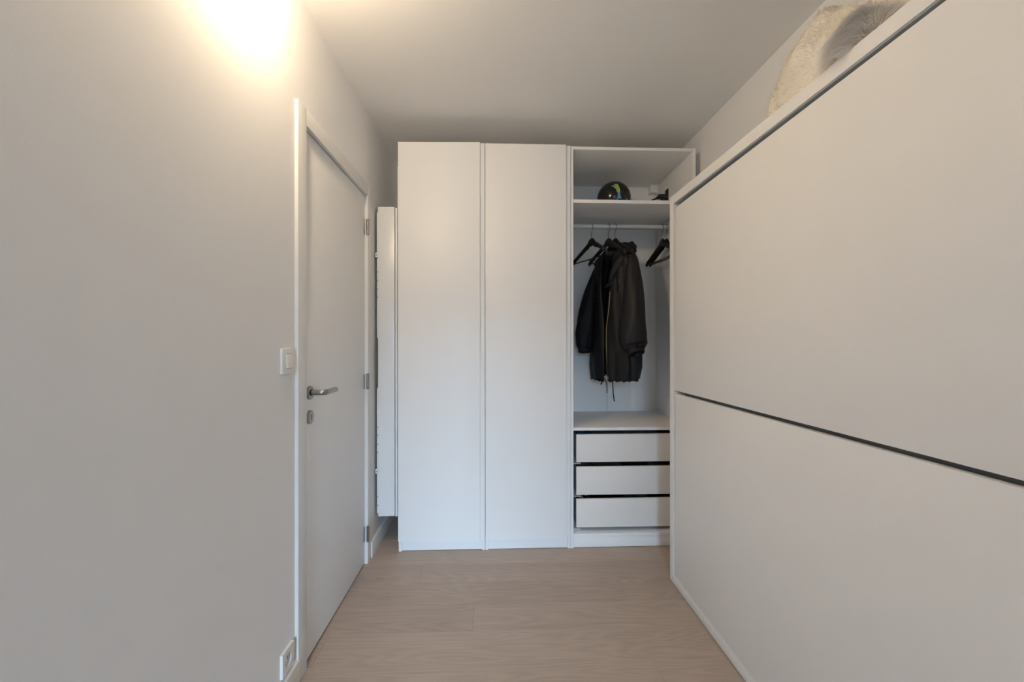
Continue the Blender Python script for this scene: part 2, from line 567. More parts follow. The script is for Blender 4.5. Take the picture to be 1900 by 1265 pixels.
plate(XL, 1.4375, 1.5145, 1.1065, 1.1915, 0.0085, 0.002).build('faceplate', 'switch_plastic', sw, 0.0015)
rk = MB()
ya, yb, za, zb = 1.461, 1.497, 1.1255, 1.1725
x0_ = XL + 0.0095
rk.add([(x0_, ya, za), (x0_, yb, za), (x0_, ya, zb), (x0_, yb, zb),
        (x0_ + 0.0062, ya, za), (x0_ + 0.0062, yb, za), (x0_ + 0.0022, ya, zb), (x0_ + 0.0022, yb, zb)],
       [(0, 1, 3, 2), (4, 6, 7, 5), (0, 4, 5, 1), (2, 3, 7, 6), (0, 2, 6, 4), (1, 5, 7, 3)])
rk.build('rocker', 'switch_plastic', sw, 0.0006)
for zz in (za - 0.0012, zb + 0.0012):
    bx('rocker_gap', 'grey_hole', sw, XL + 0.009, XL + 0.0112, ya, yb, zz - 0.0007, zz + 0.0007, 0)
so = empty('wall_socket', (XL, 1.475, 0.137), 'white wall power socket low above the baseboard', 'socket')
SY0, SY1, SZ0, SZ1 = 1.4375, 1.5145, 0.0975, 0.1765
sp = MB()
n = 32
cyv, czv, rv = (SY0 + SY1) / 2, (SZ0 + SZ1) / 2, 0.0215
sqr = []
for k in range(n):
    a = 2 * PI * k / n
    ca, sa = math.cos(a), math.sin(a)
    q = max(abs(ca), abs(sa))
    sqr.append((cyv + ca / q * (SY1 - SY0) / 2, czv + sa / q * (SZ1 - SZ0) / 2))
cir = [(cyv + rv * math.cos(2 * PI * k / n), czv + rv * math.sin(2 * PI * k / n)) for k in range(n)]
xf = XL + 0.0095
sp.loft([[(XL, a, b) for a, b in sqr], [(xf - 0.001, a, b) for a, b in sqr],
         [(xf, cyv + (a - cyv) * 0.975, czv + (b - czv) * 0.975) for a, b in sqr],
         [(xf, a, b) for a, b in cir], [(XL + 0.0012, a, b) for a, b in cir]], cap=False)
sp.build('faceplate', 'switch_plastic', so)
wr = MB()
wr.cyl((XL + 0.0008, cyv, czv), (1, 0, 0), rv, 0.0008, 32)
well = wr.build('socket_well', 'socket_well', so)
for dy in (-0.0095, 0.0095):
    MB().cyl((XL + 0.0016, cyv + dy, czv - 0.003), (1, 0, 0), 0.0026, 0.0006, 12).build('contact_hole', 'black_hole', well)
MB().cyl((XL + 0.0016, cyv, czv + 0.011), (1, 0, 0), 0.0022, 0.006, 12).build('earth_pin', 'hook_steel', well, smooth=True)

# ------------------------------------------------------------------ vertical panel radiator between door and wardrobe
RX0, RX1, RY0, RY1, RZ0, RZ1 = -0.690, -0.579, 2.53, 2.985, 0.190, 2.004
rad = empty('panel_radiator', ((RX0 + RX1) / 2, (RY0 + RY1) / 2, RZ0), 'tall white vertical panel radiator in the gap beside the wardrobe', 'radiator')
bx('side_cover', 'radiator_enamel', rad, RX0, RX0 + 0.096, RY0, RY0 + 0.006, RZ0, RZ1, 0.001)
bx('side_cover', 'radiator_enamel', rad, RX0, RX0 + 0.096, RY1 - 0.006, RY1, RZ0, RZ1, 0.001)
bx('front_panel', 'radiator_enamel', rad, RX0 + 0.0985, RX1, RY0 + 0.004, RY1 - 0.004, RZ0 - 0.004, RZ1 - 0.004, 0.002)
bx('convector_body', 'radiator_enamel', rad, RX0 + 0.004, RX0 + 0.0945, RY0 + 0.006, RY1 - 0.006, RZ0 + 0.02, RZ1 - 0.02, 0.001)
bx('top_grille', 'radiator_enamel', rad, RX0 + 0.002, RX0 + 0.0945, RY0 + 0.006, RY1 - 0.006, RZ1 - 0.012, RZ1 - 0.002, 0.001)
MB().cyl((RX0 + 0.056, RY0 + 0.03, RZ1 - 0.004), (0, 0, 1), 0.007, 0.012, 14).build('bleed_valve', 'radiator_enamel', rad, smooth=True)
for z0_, z1_ in ((1.236, 1.976), (0.203, 0.94)):
    rl = bx('wall_rail', 'radiator_enamel', rad, RX0 - 0.0105, RX0 - 0.0012, RY0 + 0.012, RY0 + 0.044, z0_, z1_, 0.001)
    up_ = z0_ > 1
    hl = MB()
    for zz in ((1.6232, 1.5727, 1.5221, 1.4747) if up_ else (0.7103, 0.6629, 0.6092, 0.5619, 0.30, 0.25)):
        hl.box(RX0 - 0.0075, RX0 - 0.0015, RY0 + 0.0105, RY0 + 0.013, zz - 0.004, zz + 0.004)
    tag(hl.build('rail_slots', 'grey_hole', rl), kind='stuff')
    zc = 1.7212 if up_ else 0.4545
    cl = bx('rail_clamp', 'radiator_enamel', rad, RX0 - 0.0155, RX0 - 0.0005, RY0 - 0.004, RY0 + 0.012, zc - 0.013, zc + 0.013, 0.0015)
    MB().cyl((XL, RY0 + 0.030, zc), (1, 0, 0), 0.005, RX0 - 0.0105 - XL, 12).build('wall_bolt', 'radiator_enamel', rad)
    MB().cyl((RX0 - 0.007, RY0 - 0.0045, zc), (0, -1, 0), 0.0035, 0.0012, 12).build('clamp_screw', 'grey_hole', cl)

# ------------------------------------------------------------------ wardrobes
Xw, Yw, WD, WH, TH = -0.5627, 2.4911, 0.612, 2.36, 0.018
ZB0, ZB1 = 0.0666, 0.0838


def carcass(x0, x1, label):
    r = empty('wardrobe', ((x0 + x1) / 2, Yw, 0), label, 'wardrobe')
    g = 0.0006
    bx('side_panel', 'melamine', r, x0 + g, x0 + TH, Yw, Yw + WD, 0.0, WH, 0.0012)
    bx('side_panel', 'melamine', r, x1 - TH, x1 - g, Yw, Yw + WD, 0.0, WH, 0.0012)
    a, b = x0 + TH + 0.0003, x1 - TH - 0.0003
    bx('top_panel', 'melamine', r, a, b, Yw + 0.0012, Yw + WD, WH - TH, WH - 0.0004, 0.0012)
    bx('bottom_panel', 'melamine', r, a, b, Yw + 0.0012, Yw + WD, ZB0, ZB1, 0.0012)
    bx('plinth', 'melamine', r, a, b, Yw + 0.007, Yw + 0.023, 0.0025, ZB0 - 0.0006, 0.0008)
    xm = a + (b - a) * 0.5
    bx('back_panel', 'melamine_back', r, a, xm - 0.0006, Yw + 0.592, Yw + 0.600, ZB1, WH - TH, 0.0008)
    bx('back_panel', 'melamine_back', r, xm + 0.0006, b, Yw + 0.592, Yw + 0.600, ZB1, WH - TH, 0.0008)
    return r


def wardrobe_door(r, x0, ang):
    d = MB().box(0.0015, 0.4982, 0.012, 0.0205, 0.0675, 2.3588).build('door', 'melamine', None, 0.001)
    d.location = (x0, Yw - 0.0215, 0)
    d.rotation_euler = (0, 0, -ang)
    d.parent = r
    rw = Matrix.LocRotScale(r.location, r.rotation_euler, r.scale)
    d.matrix_parent_inverse = rw.inverted()
    f = MB().box(0.001, 0.4715, 0.0, 0.0118, 0.0668, 2.3595).build('door_front', 'melamine', None, 0.0015)
    f.parent = d
    return d


wA = carcass(Xw, Xw + 0.5, 'tall white wardrobe with a plain door, next to the radiator')
wardrobe_door(wA, Xw + 0.0005, 0.0272)
wB = carcass(Xw + 0.5, Xw + 1.0, 'tall white wardrobe with a plain door, middle one of three')
wardrobe_door(wB, Xw + 0.5005, 0.0005)
wC = carcass(Xw + 1.0, Xw + 1.75, 'open white wardrobe without doors, with clothes rail and three drawers')
CX0, CX1 = Xw + 1.0 + TH, Xw + 1.75 - TH
bx('shelf', 'melamine', wC, CX0 + 0.0006, CX1 - 0.0006, Yw + 0.004, Yw + 0.590, 2.0292, 2.0500, 0.0012)
bx('shelf', 'melamine', wC, CX0 + 0.0006, CX1 - 0.0006, Yw + 0.004, Yw + 0.590, 0.6888, 0.7064, 0.0012)
RAILY, RAILZ, RAILR = 2.79, 1.973, 0.0125
rail = MB().cyl((CX0 + 0.004, RAILY, RAILZ), (1, 0, 0), RAILR, CX1 - CX0 - 0.008, 20).build('hanging_rail', 'melamine', wC, smooth=True)
for xa in (CX0, CX1 - 0.006):
    MB().cyl((xa, RAILY, RAILZ), (1, 0, 0), 0.019, 0.006, 20).build('rail_bracket', 'melamine', rail)
# pre-drilled shelf pin holes in the side panels
ph = MB()
for yy in (Yw + 0.035, Yw + 0.035 + 0.345):
    z = 0.78
    while z < 2.32:
        if abs(z - 2.04) > 0.03:
            ph.tube([(CX1 + 0.0002, yy, z), (CX1 - 0.0004, yy, z)], 0.0026, 8)
            ph.tube([(CX0 - 0.0002, yy, z), (CX0 + 0.0004, yy, z)], 0.0026, 8)
        z += 0.032
tag(ph.build('shelf_pin_holes', 'grey_hole', wC), kind='stuff')
bx('wall_bracket_cover', 'melamine', wC, CX1 - 0.056, CX1 - 0.001, Yw + 0.535, Yw + 0.591, 2.284, WH - TH - 0.001, 0.003)
bx('wall_bracket_cover', 'melamine_back', wC, CX0 + 0.075, CX0 + 0.090, Yw + 0.575, Yw + 0.591, 2.312, WH - TH - 0.001, 0.002)
# drawers
DX0, DX1, DYF = 0.4776, 1.147, 2.52
for zi, (z0_, z1_) in enumerate(((0.4967, 0.6621), (0.3017, 0.4688), (0.1087, 0.2777))):
    fr = bx('drawer', 'drawer_front', wC, DX0, DX1, DYF, DYF + 0.016, z0_, z1_, 0.0012)
    bz = MB()
    bz.box(DX0 + 0.002, DX0 + 0.012, DYF + 0.016, Yw + 0.55, z0_ + 0.012, z1_ - 0.012)
    bz.build('drawer_side', 'drawer_side', fr, 0.001)
    MB().box(DX1 - 0.012, DX1 - 0.002, DYF + 0.016, Yw + 0.55, z0_ + 0.012, z1_ - 0.012).build('drawer_side', 'drawer_side', fr, 0.001)
    MB().box(DX0 + 0.012, DX1 - 0.012, Yw + 0.54, Yw + 0.55, z0_ + 0.012, z1_ - 0.012).build('drawer_back', 'drawer_side', fr, 0.001)
    MB().box(DX0 + 0.012, DX1 - 0.012, DYF + 0.016, Yw + 0.54, z0_ + 0.012, z0_ + 0.020).build('drawer_bottom', 'drawer_side', fr)
    MB().box(CX0, DX0 + 0.026, DYF + 0.004, DYF + 0.45, z0_ - 0.011, z0_ - 0.009).build('drawer_runner', 'melamine', wC)
    MB().box(DX1 - 0.026, CX1, DYF + 0.004, DYF + 0.45, z0_ - 0.011, z0_ - 0.009).build('drawer_runner', 'melamine', wC)


# folded clothes in the drawers
def folded(x0, x1, y0, y1, z0, z1, material, label, layers=3):
    r = MB()
    dz = (z1 - z0) / layers
    for i in range(layers):
        jit = random.uniform(-0.006, 0.006)
        za_, zb_ = z0 + i * dz, z0 + (i + 1) * dz - 0.001
        rings = []
        for s_ in np.linspace(0, 1, 9):
            xx = x0 + (x1 - x0) * s_ + jit
            sag = 0.006 * math.sin(s_ * 7 + i + x0 * 30)
            e = 0.5 * (za_ + zb_)
            hh = 0.5 * (zb_ - za_) * (0.6 if s_ in (0, 1) else 1)
            rings.append([(xx, y0 + jit, e - hh), (xx, y0 - 0.006 + jit, e), (xx, y0 + jit, e + hh), (xx, (y0 + y1) / 2, e + hh + sag * 0.4), (xx, y1, e + hh), (xx, y1 + 0.005, e), (xx, y1, e - hh)])
        r.loft(rings)
    return tag(r.build('folded_clothing', material, None, smooth=True), label, 'clothes', 'folded clothes in the drawers')


fx = [(0.504, 0.600), (0.612, 0.800), (0.812, 0.960), (0.972, 1.128)]
lab = {0: [('cloth_teal', 'folded dark teal clothing at the end of the top drawer'), ('cloth_charcoal', 'folded charcoal clothing in the top drawer'), ('cloth_brown', 'folded brown clothing in the middle of the top drawer'), ('cloth_charcoal', 'folded grey clothing at the bed end of the top drawer')],
       1: [('cloth_charcoal', 'folded slate clothing at the end of the middle drawer'), ('cloth_charcoal', 'wide folded slate clothing in the middle drawer'), ('cloth_black', 'folded black clothing in the middle drawer'), ('cloth_charcoal', 'folded charcoal clothing at the bed end of the middle drawer')],
       2: [None, ('cloth_black', 'folded black clothing behind the strap in the lowest drawer'), ('cloth_charcoal', 'folded charcoal clothing in the lowest drawer'), ('cloth_black', 'folded black clothing at the bed end of the lowest drawer')]}
for zi, z0_ in enumerate((0.5169, 0.3219, 0.1289)):
    for j, it in enumerate(lab[zi]):
        if it:
            top = (0.128, 0.124, 0.124)[zi]
            folded(fx[j][0], fx[j][1], DYF + 0.05 + 0.01 * j, DYF + 0.40, z0_, z0_ + top - 0.006 * (j % 2), it[0], it[1], 4)
st = MB()
for t_ in range(3):
    pts = [(0.548 + (0.048 - 0.005 * t_) * math.cos(a), DYF + 0.12 + (0.075 - 0.006 * t_) * math.sin(a), 0.222 + 0.045 * math.sin(a * 0.5) ** 2 + t_ * 0.004) for a in np.linspace(0, 2 * PI, 30)]
    st.tube(pts, 0.004, 8)
tag(st.build('coiled_strap', 'strap_grey', None, smooth=True), 'coiled grey strap in the lowest drawer', 'strap')
folded(fx[0][0], fx[0][1], DYF + 0.06, DYF + 0.40, 0.1289, 0.2175, 'cloth_black', 'folded black clothing under the coiled strap', 3)

# ------------------------------------------------------------------ ball on the shelf
BR = 0.110
BC = Vector((0.7830, 2.805, 2.050 + BR))
ball = empty('ball', (BC.x, BC.y, 2.050), 'glossy black ball with a green and blue leaping cat emblem', 'ball')
MB().sphere(BC, BR, 48, 28).build('ball_body', 'ball_black', ball, smooth=True)
CAMP = Vector((0, 0, CAM_H))
Fpx = 792.0


def ray(px, py):
    return (fw + r2 * ((px - 950) / Fpx) - u2 * ((py - 632.5) / Fpx)).normalized()


def on_ball(px, py, rr):
    d = ray(px, py)
    oc = CAMP - BC
    b = d.dot(oc)
    c = oc.length_squared - rr * rr
    disc = max(b * b - c, 0)
    return CAMP + d * (-b - math.sqrt(disc))


def decal(pts, material, name):
    # emblem printed on the ball: outline wrapped onto the sphere, filled by a fan grid
    from mathutils.geometry import tessellate_polygon
    dense = []
    for i in range(len(pts)):
        a, b = pts[i], pts[(i + 1) % len(pts)]
        for k in range(3):
            dense.append((a[0] + (b[0] - a[0]) * k / 3, a[1] + (b[1] - a[1]) * k / 3))
    tri = tessellate_polygon([[Vector((p[0], p[1], 0)) for p in dense]])
    return MB().add([on_ball(p[0], p[1], BR + 0.0022) for p in dense], [tuple(t) for t in tri]).build(name, material, ball)


def cz(l):
    return [(1095 + a / 11.875, 330 + b / 11.875) for a, b in l]


decal(cz([(462, 172), (478, 160), (500, 160), (528, 172), (540, 168), (524, 145), (540, 132), (600, 132), (628, 165), (645, 210), (660, 255), (662, 308), (600, 318), (585, 300), (565, 238), (535, 225), (512, 190), (495, 182), (470, 188)]), 'ball_green', 'emblem_upper')
decal(cz([(600, 318), (662, 308), (664, 360), (672, 400), (690, 440), (725, 458), (775, 452), (812, 448), (822, 470), (800, 500), (570, 500), (580, 470), (600, 420), (608, 370)]), 'ball_blue', 'emblem_lower')
for sg in ([(215, 450), (270, 385), (330, 295)], [(330, 295), (420, 305), (545, 355)], [(668, 300), (715, 272), (750, 245)]):
    q = cz(sg)
    pts = []
    for i in range(len(q) - 1):
        for k in range(5):
            s_ = k / 5
            pts.append(on_ball(q[i][0] * (1 - s_) + q[i + 1][0] * s_, q[i][1] * (1 - s_) + q[i + 1][1] * s_, BR + 0.0003))
    MB().tube(pts, 0.0009, 6).build('seam', 'ball_seam', ball)

# small black clamp device on the shelf
gd = empty('clamp_device', (1.00, 2.525, 2.050), 'small black plastic device with an upright plate and tapered rod', 'device')
GY = 2.522
zsh = 2.0504
bx('body', 'gadget_black', gd, 0.972, 1.028, GY - 0.012, GY + 0.020, zsh + 0.018, zsh + 0.044, 0.005)
bx('foot', 'gadget_black', gd, 0.992, 1.014, GY - 0.010, GY + 0.015, zsh, zsh + 0.018, 0.002)
bx('upright_plate', 'gadget_black', gd, 1.024, 1.031, GY - 0.012, GY + 0.030, zsh, zsh + 0.076, 0.002)
MB().tube([(0.976, GY + 0.004, zsh + 0.028), (0.945, GY + 0.004, zsh + 0.013), (0.920, GY + 0.004, zsh + 0.004)], [0.0075, 0.005, 0.0025], 10).build('rod', 'gadget_black', gd, smooth=True)


# ------------------------------------------------------------------ hangers
def hanger_parts(h, a, half=0.21):
    """a: angle of the bar away from the wardrobe depth; far tip to -u, near tip to +u"""
    X, Y = h
    ux, uy = math.sin(a), -math.cos(a)

    def P(u, z, n=0.0):
        return (X + ux * u + n * uy, Y + uy * u - n * ux, RAILZ + z)
    return P


def hanger(xh, a, label):
    P = hanger_parts((xh, RAILY), a)
    e = empty('clothes_hanger', (xh, RAILY, RAILZ - 0.22), label, 'hanger', 'black hangers on the rail')
    refn = (Vector(P(0, 0, 1)) - Vector(P(0, 0, 0)))
    # hook
    pts = []
    for t in np.linspace(-0.55, PI + 0.15, 16):
        pts.append(P(-0.0163 * math.cos(t), 0.0163 * math.sin(t)))
    pts += [P(0.015, -0.012), P(0.008, -0.030), P(0.001, -0.045), P(0, -0.056), P(0, -0.085)]
    MB().tube(pts, 0.0020, 8, refup=refn).build('hook', 'hook_steel', e, smooth=True)
    # one moulded bar: two shoulders with a raised neck
    rings = []
    for u in np.linspace(-0.21, 0.21, 43):
        s_ = abs(u) / 0.21
        top = -0.082 - 0.105 * s_ ** 0.92 - 0.018 * s_ ** 4
        if s_ < 0.2:
            top = -0.078 - 0.027 * (s_ / 0.2) ** 2.6 - 0.003 * (s_ / 0.2)
        dep = 0.056 - 0.022 * min(1, s_ / 0.3) if s_ < 0.3 else 0.034 - 0.008 * (s_ - 0.3) / 0.7
        hw = 0.0085 + 0.002 * s_
        if s_ > 0.96:
            hw *= 0.75
        c = top - dep / 2
        bow = 0.018 * s_ ** 2
        rings.append([P(u, c + dep / 2 * math.sin(t), bow + hw * math.cos(t)) for t in np.linspace(0, 2 * PI, 12, endpoint=False)])
    MB().loft(rings).build('shoulder_bar', 'hanger_black', e, smooth=True)
    MB().tube([P(-0.198, -0.218, 0.016), P(0, -0.219, 0.008), P(0.198, -0.218, 0.016)], 0.0042, 10).build('trouser_bar', 'hanger_black', e, smooth=True)
    for sgn in (-1, 1):
        MB().tube([P(sgn * 0.200, -0.19, 0.016), P(sgn * 0.199, -0.222, 0.016)], 0.006, 10).build('bar_end', 'hanger_black', e, smooth=True)
    return e


A = 0.35
hanger(0.6300, A, 'empty black hanger nearest the wardrobe divider')
hanger(0.7420, A - 0.02, 'empty black hanger just in front of the jacket hanger')
hanger(0.7860, A, 'black hanger carrying the dark jacket')
hanger(1.1030, 0.06, 'empty black hanger beside the bed end, showing its full shoulder')
hanger(1.1280, 0.06, 'empty black hanger tucked behind another at the bed end')

# ------------------------------------------------------------------ jacket
JX, JY = 0.7860, RAILY
ju = Vector((math.sin(A), -math.cos(A), 0))
jn = Vector((-math.cos(A), -math.sin(A), 0))


def JP(u, n, z):
    return (JX + ju.x * u + jn.x * n, JY + ju.y * u + jn.y * n, z)


def interp(z, tab):
    zs = [t[0] for t in tab]
    return np.interp(z, zs[::-1], [t[1] for t in tab][::-1])


jk = empty('jacket', (JX, JY, 0.95), 'dark charcoal parka with gathered sleeves hanging open on a hanger', 'jacket')
ta = [(1.800, 0.085), (1.785, 0.13), (1.765, 0.170), (1.72, 0.190), (1.6, 0.192), (1.4, 0.200), (1.2, 0.208), (1.05, 0.212), (0.955, 0.198)]
tb = [(1.800, 0.045), (1.785, 0.055), (1.765, 0.065), (1.72, 0.075), (1.6, 0.085), (1.4, 0.092), (1.2, 0.100), (1.05, 0.105), (0.955, 0.098)]
zs = list(np.linspace(1.80, 0.955, 44))
NB = 60


def body_ring(z, thick):
    a_, b_ = interp(z, ta) - thick, interp(z, tb) - thick
    # opening edges in the front (n > 0): far flap edge ue0, near flap edge ue1
    ue0 = np.interp(z, [0.955, 1.02, 1.3, 1.6, 1.8], [0.020, 0.028, 0.012, -0.030, -0.050])
    ue1 = np.interp(z, [0.955, 1.02, 1.3, 1.55, 1.64, 1.8], [0.062, 0.052, 0.040, 0.060, 0.085, 0.055])
    a0 = math.acos(max(-1, min(1, ue0 / a_)))
    a1 = math.acos(max(-1, min(1, ue1 / a_)))
    ring = []
    for j in range(NB + 1):
        th = a0 + (2 * PI - a0 + a1) * j / NB
        cu, sn = math.cos(th), math.sin(th)
        fold = 0.006 * math.sin(th * 9 + z * 3) * min(1, (1.8 - z) / 0.3) + 0.004 * math.sin(th * 17 - z * 11)
        rr = 1.0 + fold / 0.12
        hemz = 0.0
        if z < 1.06:
            w = (1.06 - z) / 0.105
            back = max(0, -sn)
            hemz = w * (0.060 * back + 0.006 * math.sin(th * 21)) + w * 0.012 * max(0, cu)
        sag = -0.0
        ring.append(JP(a_ * cu * rr, b_ * (abs(sn) ** 0.8) * (1 if sn > 0 else -1) * rr, z + hemz + sag))
    return ring


jb = MB()
jb.loft([body_ring(z, 0) for z in zs], cap=False, closed=False)
body = jb.build('body', 'jacket_cloth', jk, smooth=True)
sol = body.modifiers.new('thickness', 'SOLIDIFY')
sol.thickness = 0.006
sol.offset = 1


def sleeve(path, rads, cuff_r, seedv, flat=1.0):
    P_ = [Vector(JP(*p)) for p in path]
    # resample
    S_ = np.linspace(0, len(P_) - 1, 40)
    pts, rr = [], []
    for s_ in S_:
        i = min(int(s_), len(P_) - 2)
        f = s_ - i
        f2 = f
        pts.append(P_[i].lerp(P_[i + 1], f2))
        rr.append(rads[i] * (1 - f) + rads[i + 1] * f)
    # smooth
    for _ in range(3):
        pts = [pts[0]] + [(pts[i - 1] + pts[i] * 2 + pts[i + 1]) / 4 for i in range(1, len(pts) - 1)] + [pts[-1]]
    rings = []
    NS = 40
    for i, p in enumerate(pts):
        t = (pts[min(i + 1, 39)] - pts[max(i - 1, 0)]).normalized()
        a = jn - t * jn.dot(t)
        a.normalize()
        b = t.cross(a)
        s_ = i / 39
        ring = []
        for k in range(NS):
            th = 2 * PI * k / NS
            pl_ = 0.13 * max(0, (s_ - 0.62) / 0.38) ** 1.2 * math.sin(th * 11 + seedv + 0.6 * math.sin(th * 3))
            cr = 0.05 * math.sin(th * 3 + s_ * 9 + seedv) + 0.03 * math.sin(th * 5 - s_ * 13 + seedv * 2)
            r_ = rr[i] * (1 + pl_ + cr * min(1, s_ * 3))
            ring.append(p + a * (r_ * math.cos(th) * flat) + b * (r_ * math.sin(th)))
        rings.append(ring)
    o = MB().loft(rings, cap=False).build('sleeve', 'jacket_cloth', jk, smooth=True)
    # gathered cuff: open ring with ribs
    e0 = pts[-1]
    t = (pts[-1] - pts[-3]).normalized()
    a = jn - t * jn.dot(t)
    a.normalize()
    b = t.cross(a)
    cr = []
    for dz, dr in ((-0.012, -0.004), (0.0, 0.002), (0.010, 0.0045), (0.020, 0.003), (0.026, -0.001), (0.020, -0.006), (0.0, -0.008), (-0.03, -0.008)):
        cr.append([e0 + t * dz + a * ((cuff_r + dr + 0.0014 * math.sin(k * PI)) * math.cos(2 * PI * k / 48) * 1.05) + b * ((cuff_r + dr + (0.0014 if k % 2 else -0.0014)) * math.sin(2 * PI * k / 48)) for k in range(48)])
    MB().loft(cr, cap=False).build('cuff', 'jacket_cloth', o, smooth=True)
    MB().add([*(e0 - t * 0.03 + a * (cuff_r * 0.9 * math.cos(2 * PI * k / 24)) + b * (cuff_r * 0.9 * math.sin(2 * PI * k / 24)) for k in range(24))], [tuple(range(24))]).build('cuff_lining', 'jacket_lining', o)
    return o


sleeve([(0.130, -0.005, 1.780), (0.176, 0.0, 1.730), (0.200, 0.010, 1.58), (0.216, 0.020, 1.40), (0.224, 0.030, 1.26), (0.230, 0.030, 1.190), (0.246, 0.030, 1.160)],
       [0.018, 0.036, 0.054, 0.070, 0.083, 0.077, 0.050], 0.047, 0.4)
sleeve([(-0.135, 0.0, 1.770), (-0.165, 0.025, 1.70), (-0.182, 0.065, 1.56), (-0.186, 0.100, 1.40), (-0.186, 0.118, 1.26), (-0.182, 0.120, 1.195), (-0.176, 0.122, 1.165)],
       [0.018, 0.034, 0.046, 0.056, 0.064, 0.058, 0.042], 0.041, 2.0)
# hood lying around the neck
hp = [(-0.060, 0.085, 1.66), (-0.085, 0.060, 1.735), (-0.085, 0.0, 1.800), (-0.045, -0.060, 1.825), (0.030, -0.072, 1.830), (0.105, -0.060, 1.812), (0.150, -0.010, 1.778), (0.140, 0.050, 1.725), (0.100, 0.085, 1.650), (0.082, 0.094, 1.60)]
P_ = [Vector(JP(*p)) for p in hp]
pts, rr = [], []
hr = [0.006, 0.012, 0.024, 0.040, 0.042, 0.042, 0.038, 0.032, 0.022, 0.010]
for s_ in np.linspace(0, len(P_) - 1, 46):
    i = min(int(s_), len(P_) - 2)
    f = s_ - i
    pts.append(P_[i].lerp(P_[i + 1], f))
    rr.append(hr[i] * (1 - f) + hr[i + 1] * f)
for _ in range(4):
    pts = [pts[0]] + [(pts[i - 1] + pts[i] * 2 + pts[i + 1]) / 4 for i in range(1, len(pts) - 1)] + [pts[-1]]
rings = []
for i, p in enumerate(pts):
    t = (pts[min(i + 1, 45)] - pts[max(i - 1, 0)]).normalized()
    a = Vector((0, 0, 1)).cross(t)
    a.normalize()
    b = t.cross(a)
    rings.append([p + a * (rr[i] * 0.75 * math.cos(2 * PI * k / 20) * (1 + 0.10 * math.sin(k * 2.1 + i * 0.9))) + b * (rr[i] * math.sin(2 * PI * k / 20) * (1 + 0.12 * math.sin(k * 1.3 - i * 0.7))) for k in range(20)])
MB().loft(rings).build('hood', 'jacket_cloth', jk, smooth=True)


# zips on both front edges, storm flap, snaps, cords
def edge_pt(z, near, out=0.004):
    r_ = body_ring(z, -out)
    return Vector(r_[-1] if near else r_[0])


def flap_pt(z, near, du, out=0.008):
    a_, b_ = interp(z, ta) + out, interp(z, tb) + out
    ue = np.interp(z, [0.955, 1.02, 1.3, 1.55, 1.64, 1.8], [0.062, 0.052, 0.040, 0.060, 0.085, 0.055]) if near else np.interp(z, [0.955, 1.02, 1.3, 1.6, 1.8], [0.020, 0.028, 0.012, -0.030, -0.050])
    u = ue + (du if near else -du)
    return JP(u, b_ * (1 - (u / a_) ** 2) ** 0.4, z)


MB().tube([flap_pt(z, True, 0.012 + 0.004 * math.sin(z * 14)) for z in np.linspace(1.53, 0.975, 30)], 0.0021, 8).build('zip', 'brass', jk, smooth=True)
MB().tube([flap_pt(z, False, 0.040 + 0.004 * math.sin(z * 17)) for z in np.linspace(1.50, 0.985, 30)], 0.0014, 8).build('zip', 'cord_black', jk, smooth=True)
q = Vector(flap_pt(0.985, True, 0.012, 0.011))
MB().box(q.x - 0.004, q.x + 0.004, q.y - 0.003, q.y + 0.003, q.z - 0.016, q.z + 0.008).build('zip_pull', 'hook_steel', jk, 0.001)
for du in (0.085, 0.100):
    c = Vector(flap_pt(1.520, False, du, 0.006))
    MB().cyl(c, jn, 0.0042, 0.003, 12).build('snap', 'hook_steel', jk, smooth=True)
# turned-back lapel at the near flap
lp = [flap_pt(1.66, True, 0.0, 0.012), flap_pt(1.66, True, 0.035, 0.014), flap_pt(1.565, True, 0.020, 0.012), flap_pt(1.555, True, -0.035, 0.018), flap_pt(1.60, True, -0.012, 0.014)]
lo = MB().add([*lp, *[tuple(Vector(p) - jn * 0.006) for p in lp]], [(0, 1, 2, 3, 4), (9, 8, 7, 6, 5)] + [(i, (i + 1) % 5, 5 + (i + 1) % 5, 5 + i) for i in range(5)]).build('collar_flap', 'jacket_cloth', jk, 0.001)


def cord(p0, pts, r=0.0026):
    MB().tube([p0] + pts, r, 8).build('drawcord', 'cord_black', jk, smooth=True)


c0 = Vector(flap_pt(0.975, False, 0.0, 0.0))
cord(c0, [c0 + Vector((-0.012, 0, -0.018)), c0 + Vector((-0.024, 0, -0.040))], 0.004)
cord(c0, [c0 + Vector((0.010, 0, -0.010)), c0 + Vector((0.016, 0, -0.045)), c0 + Vector((0.018, 0, -0.095))])
c1 = Vector(flap_pt(0.985, True, 0.040, 0.0))
cord(c1, [c1 + Vector((0.002, 0, -0.04)), c1 + Vector((0.005, 0, -0.10)), c1 + Vector((0.012, 0, -0.150))], 0.0032)
c2 = Vector(flap_pt(1.62, True, 0.045, 0.012))
cord(c2, [c2 + Vector((0.002, -0.004, -0.05)), c2 + Vector((0.003, -0.004, -0.10))], 0.0035)

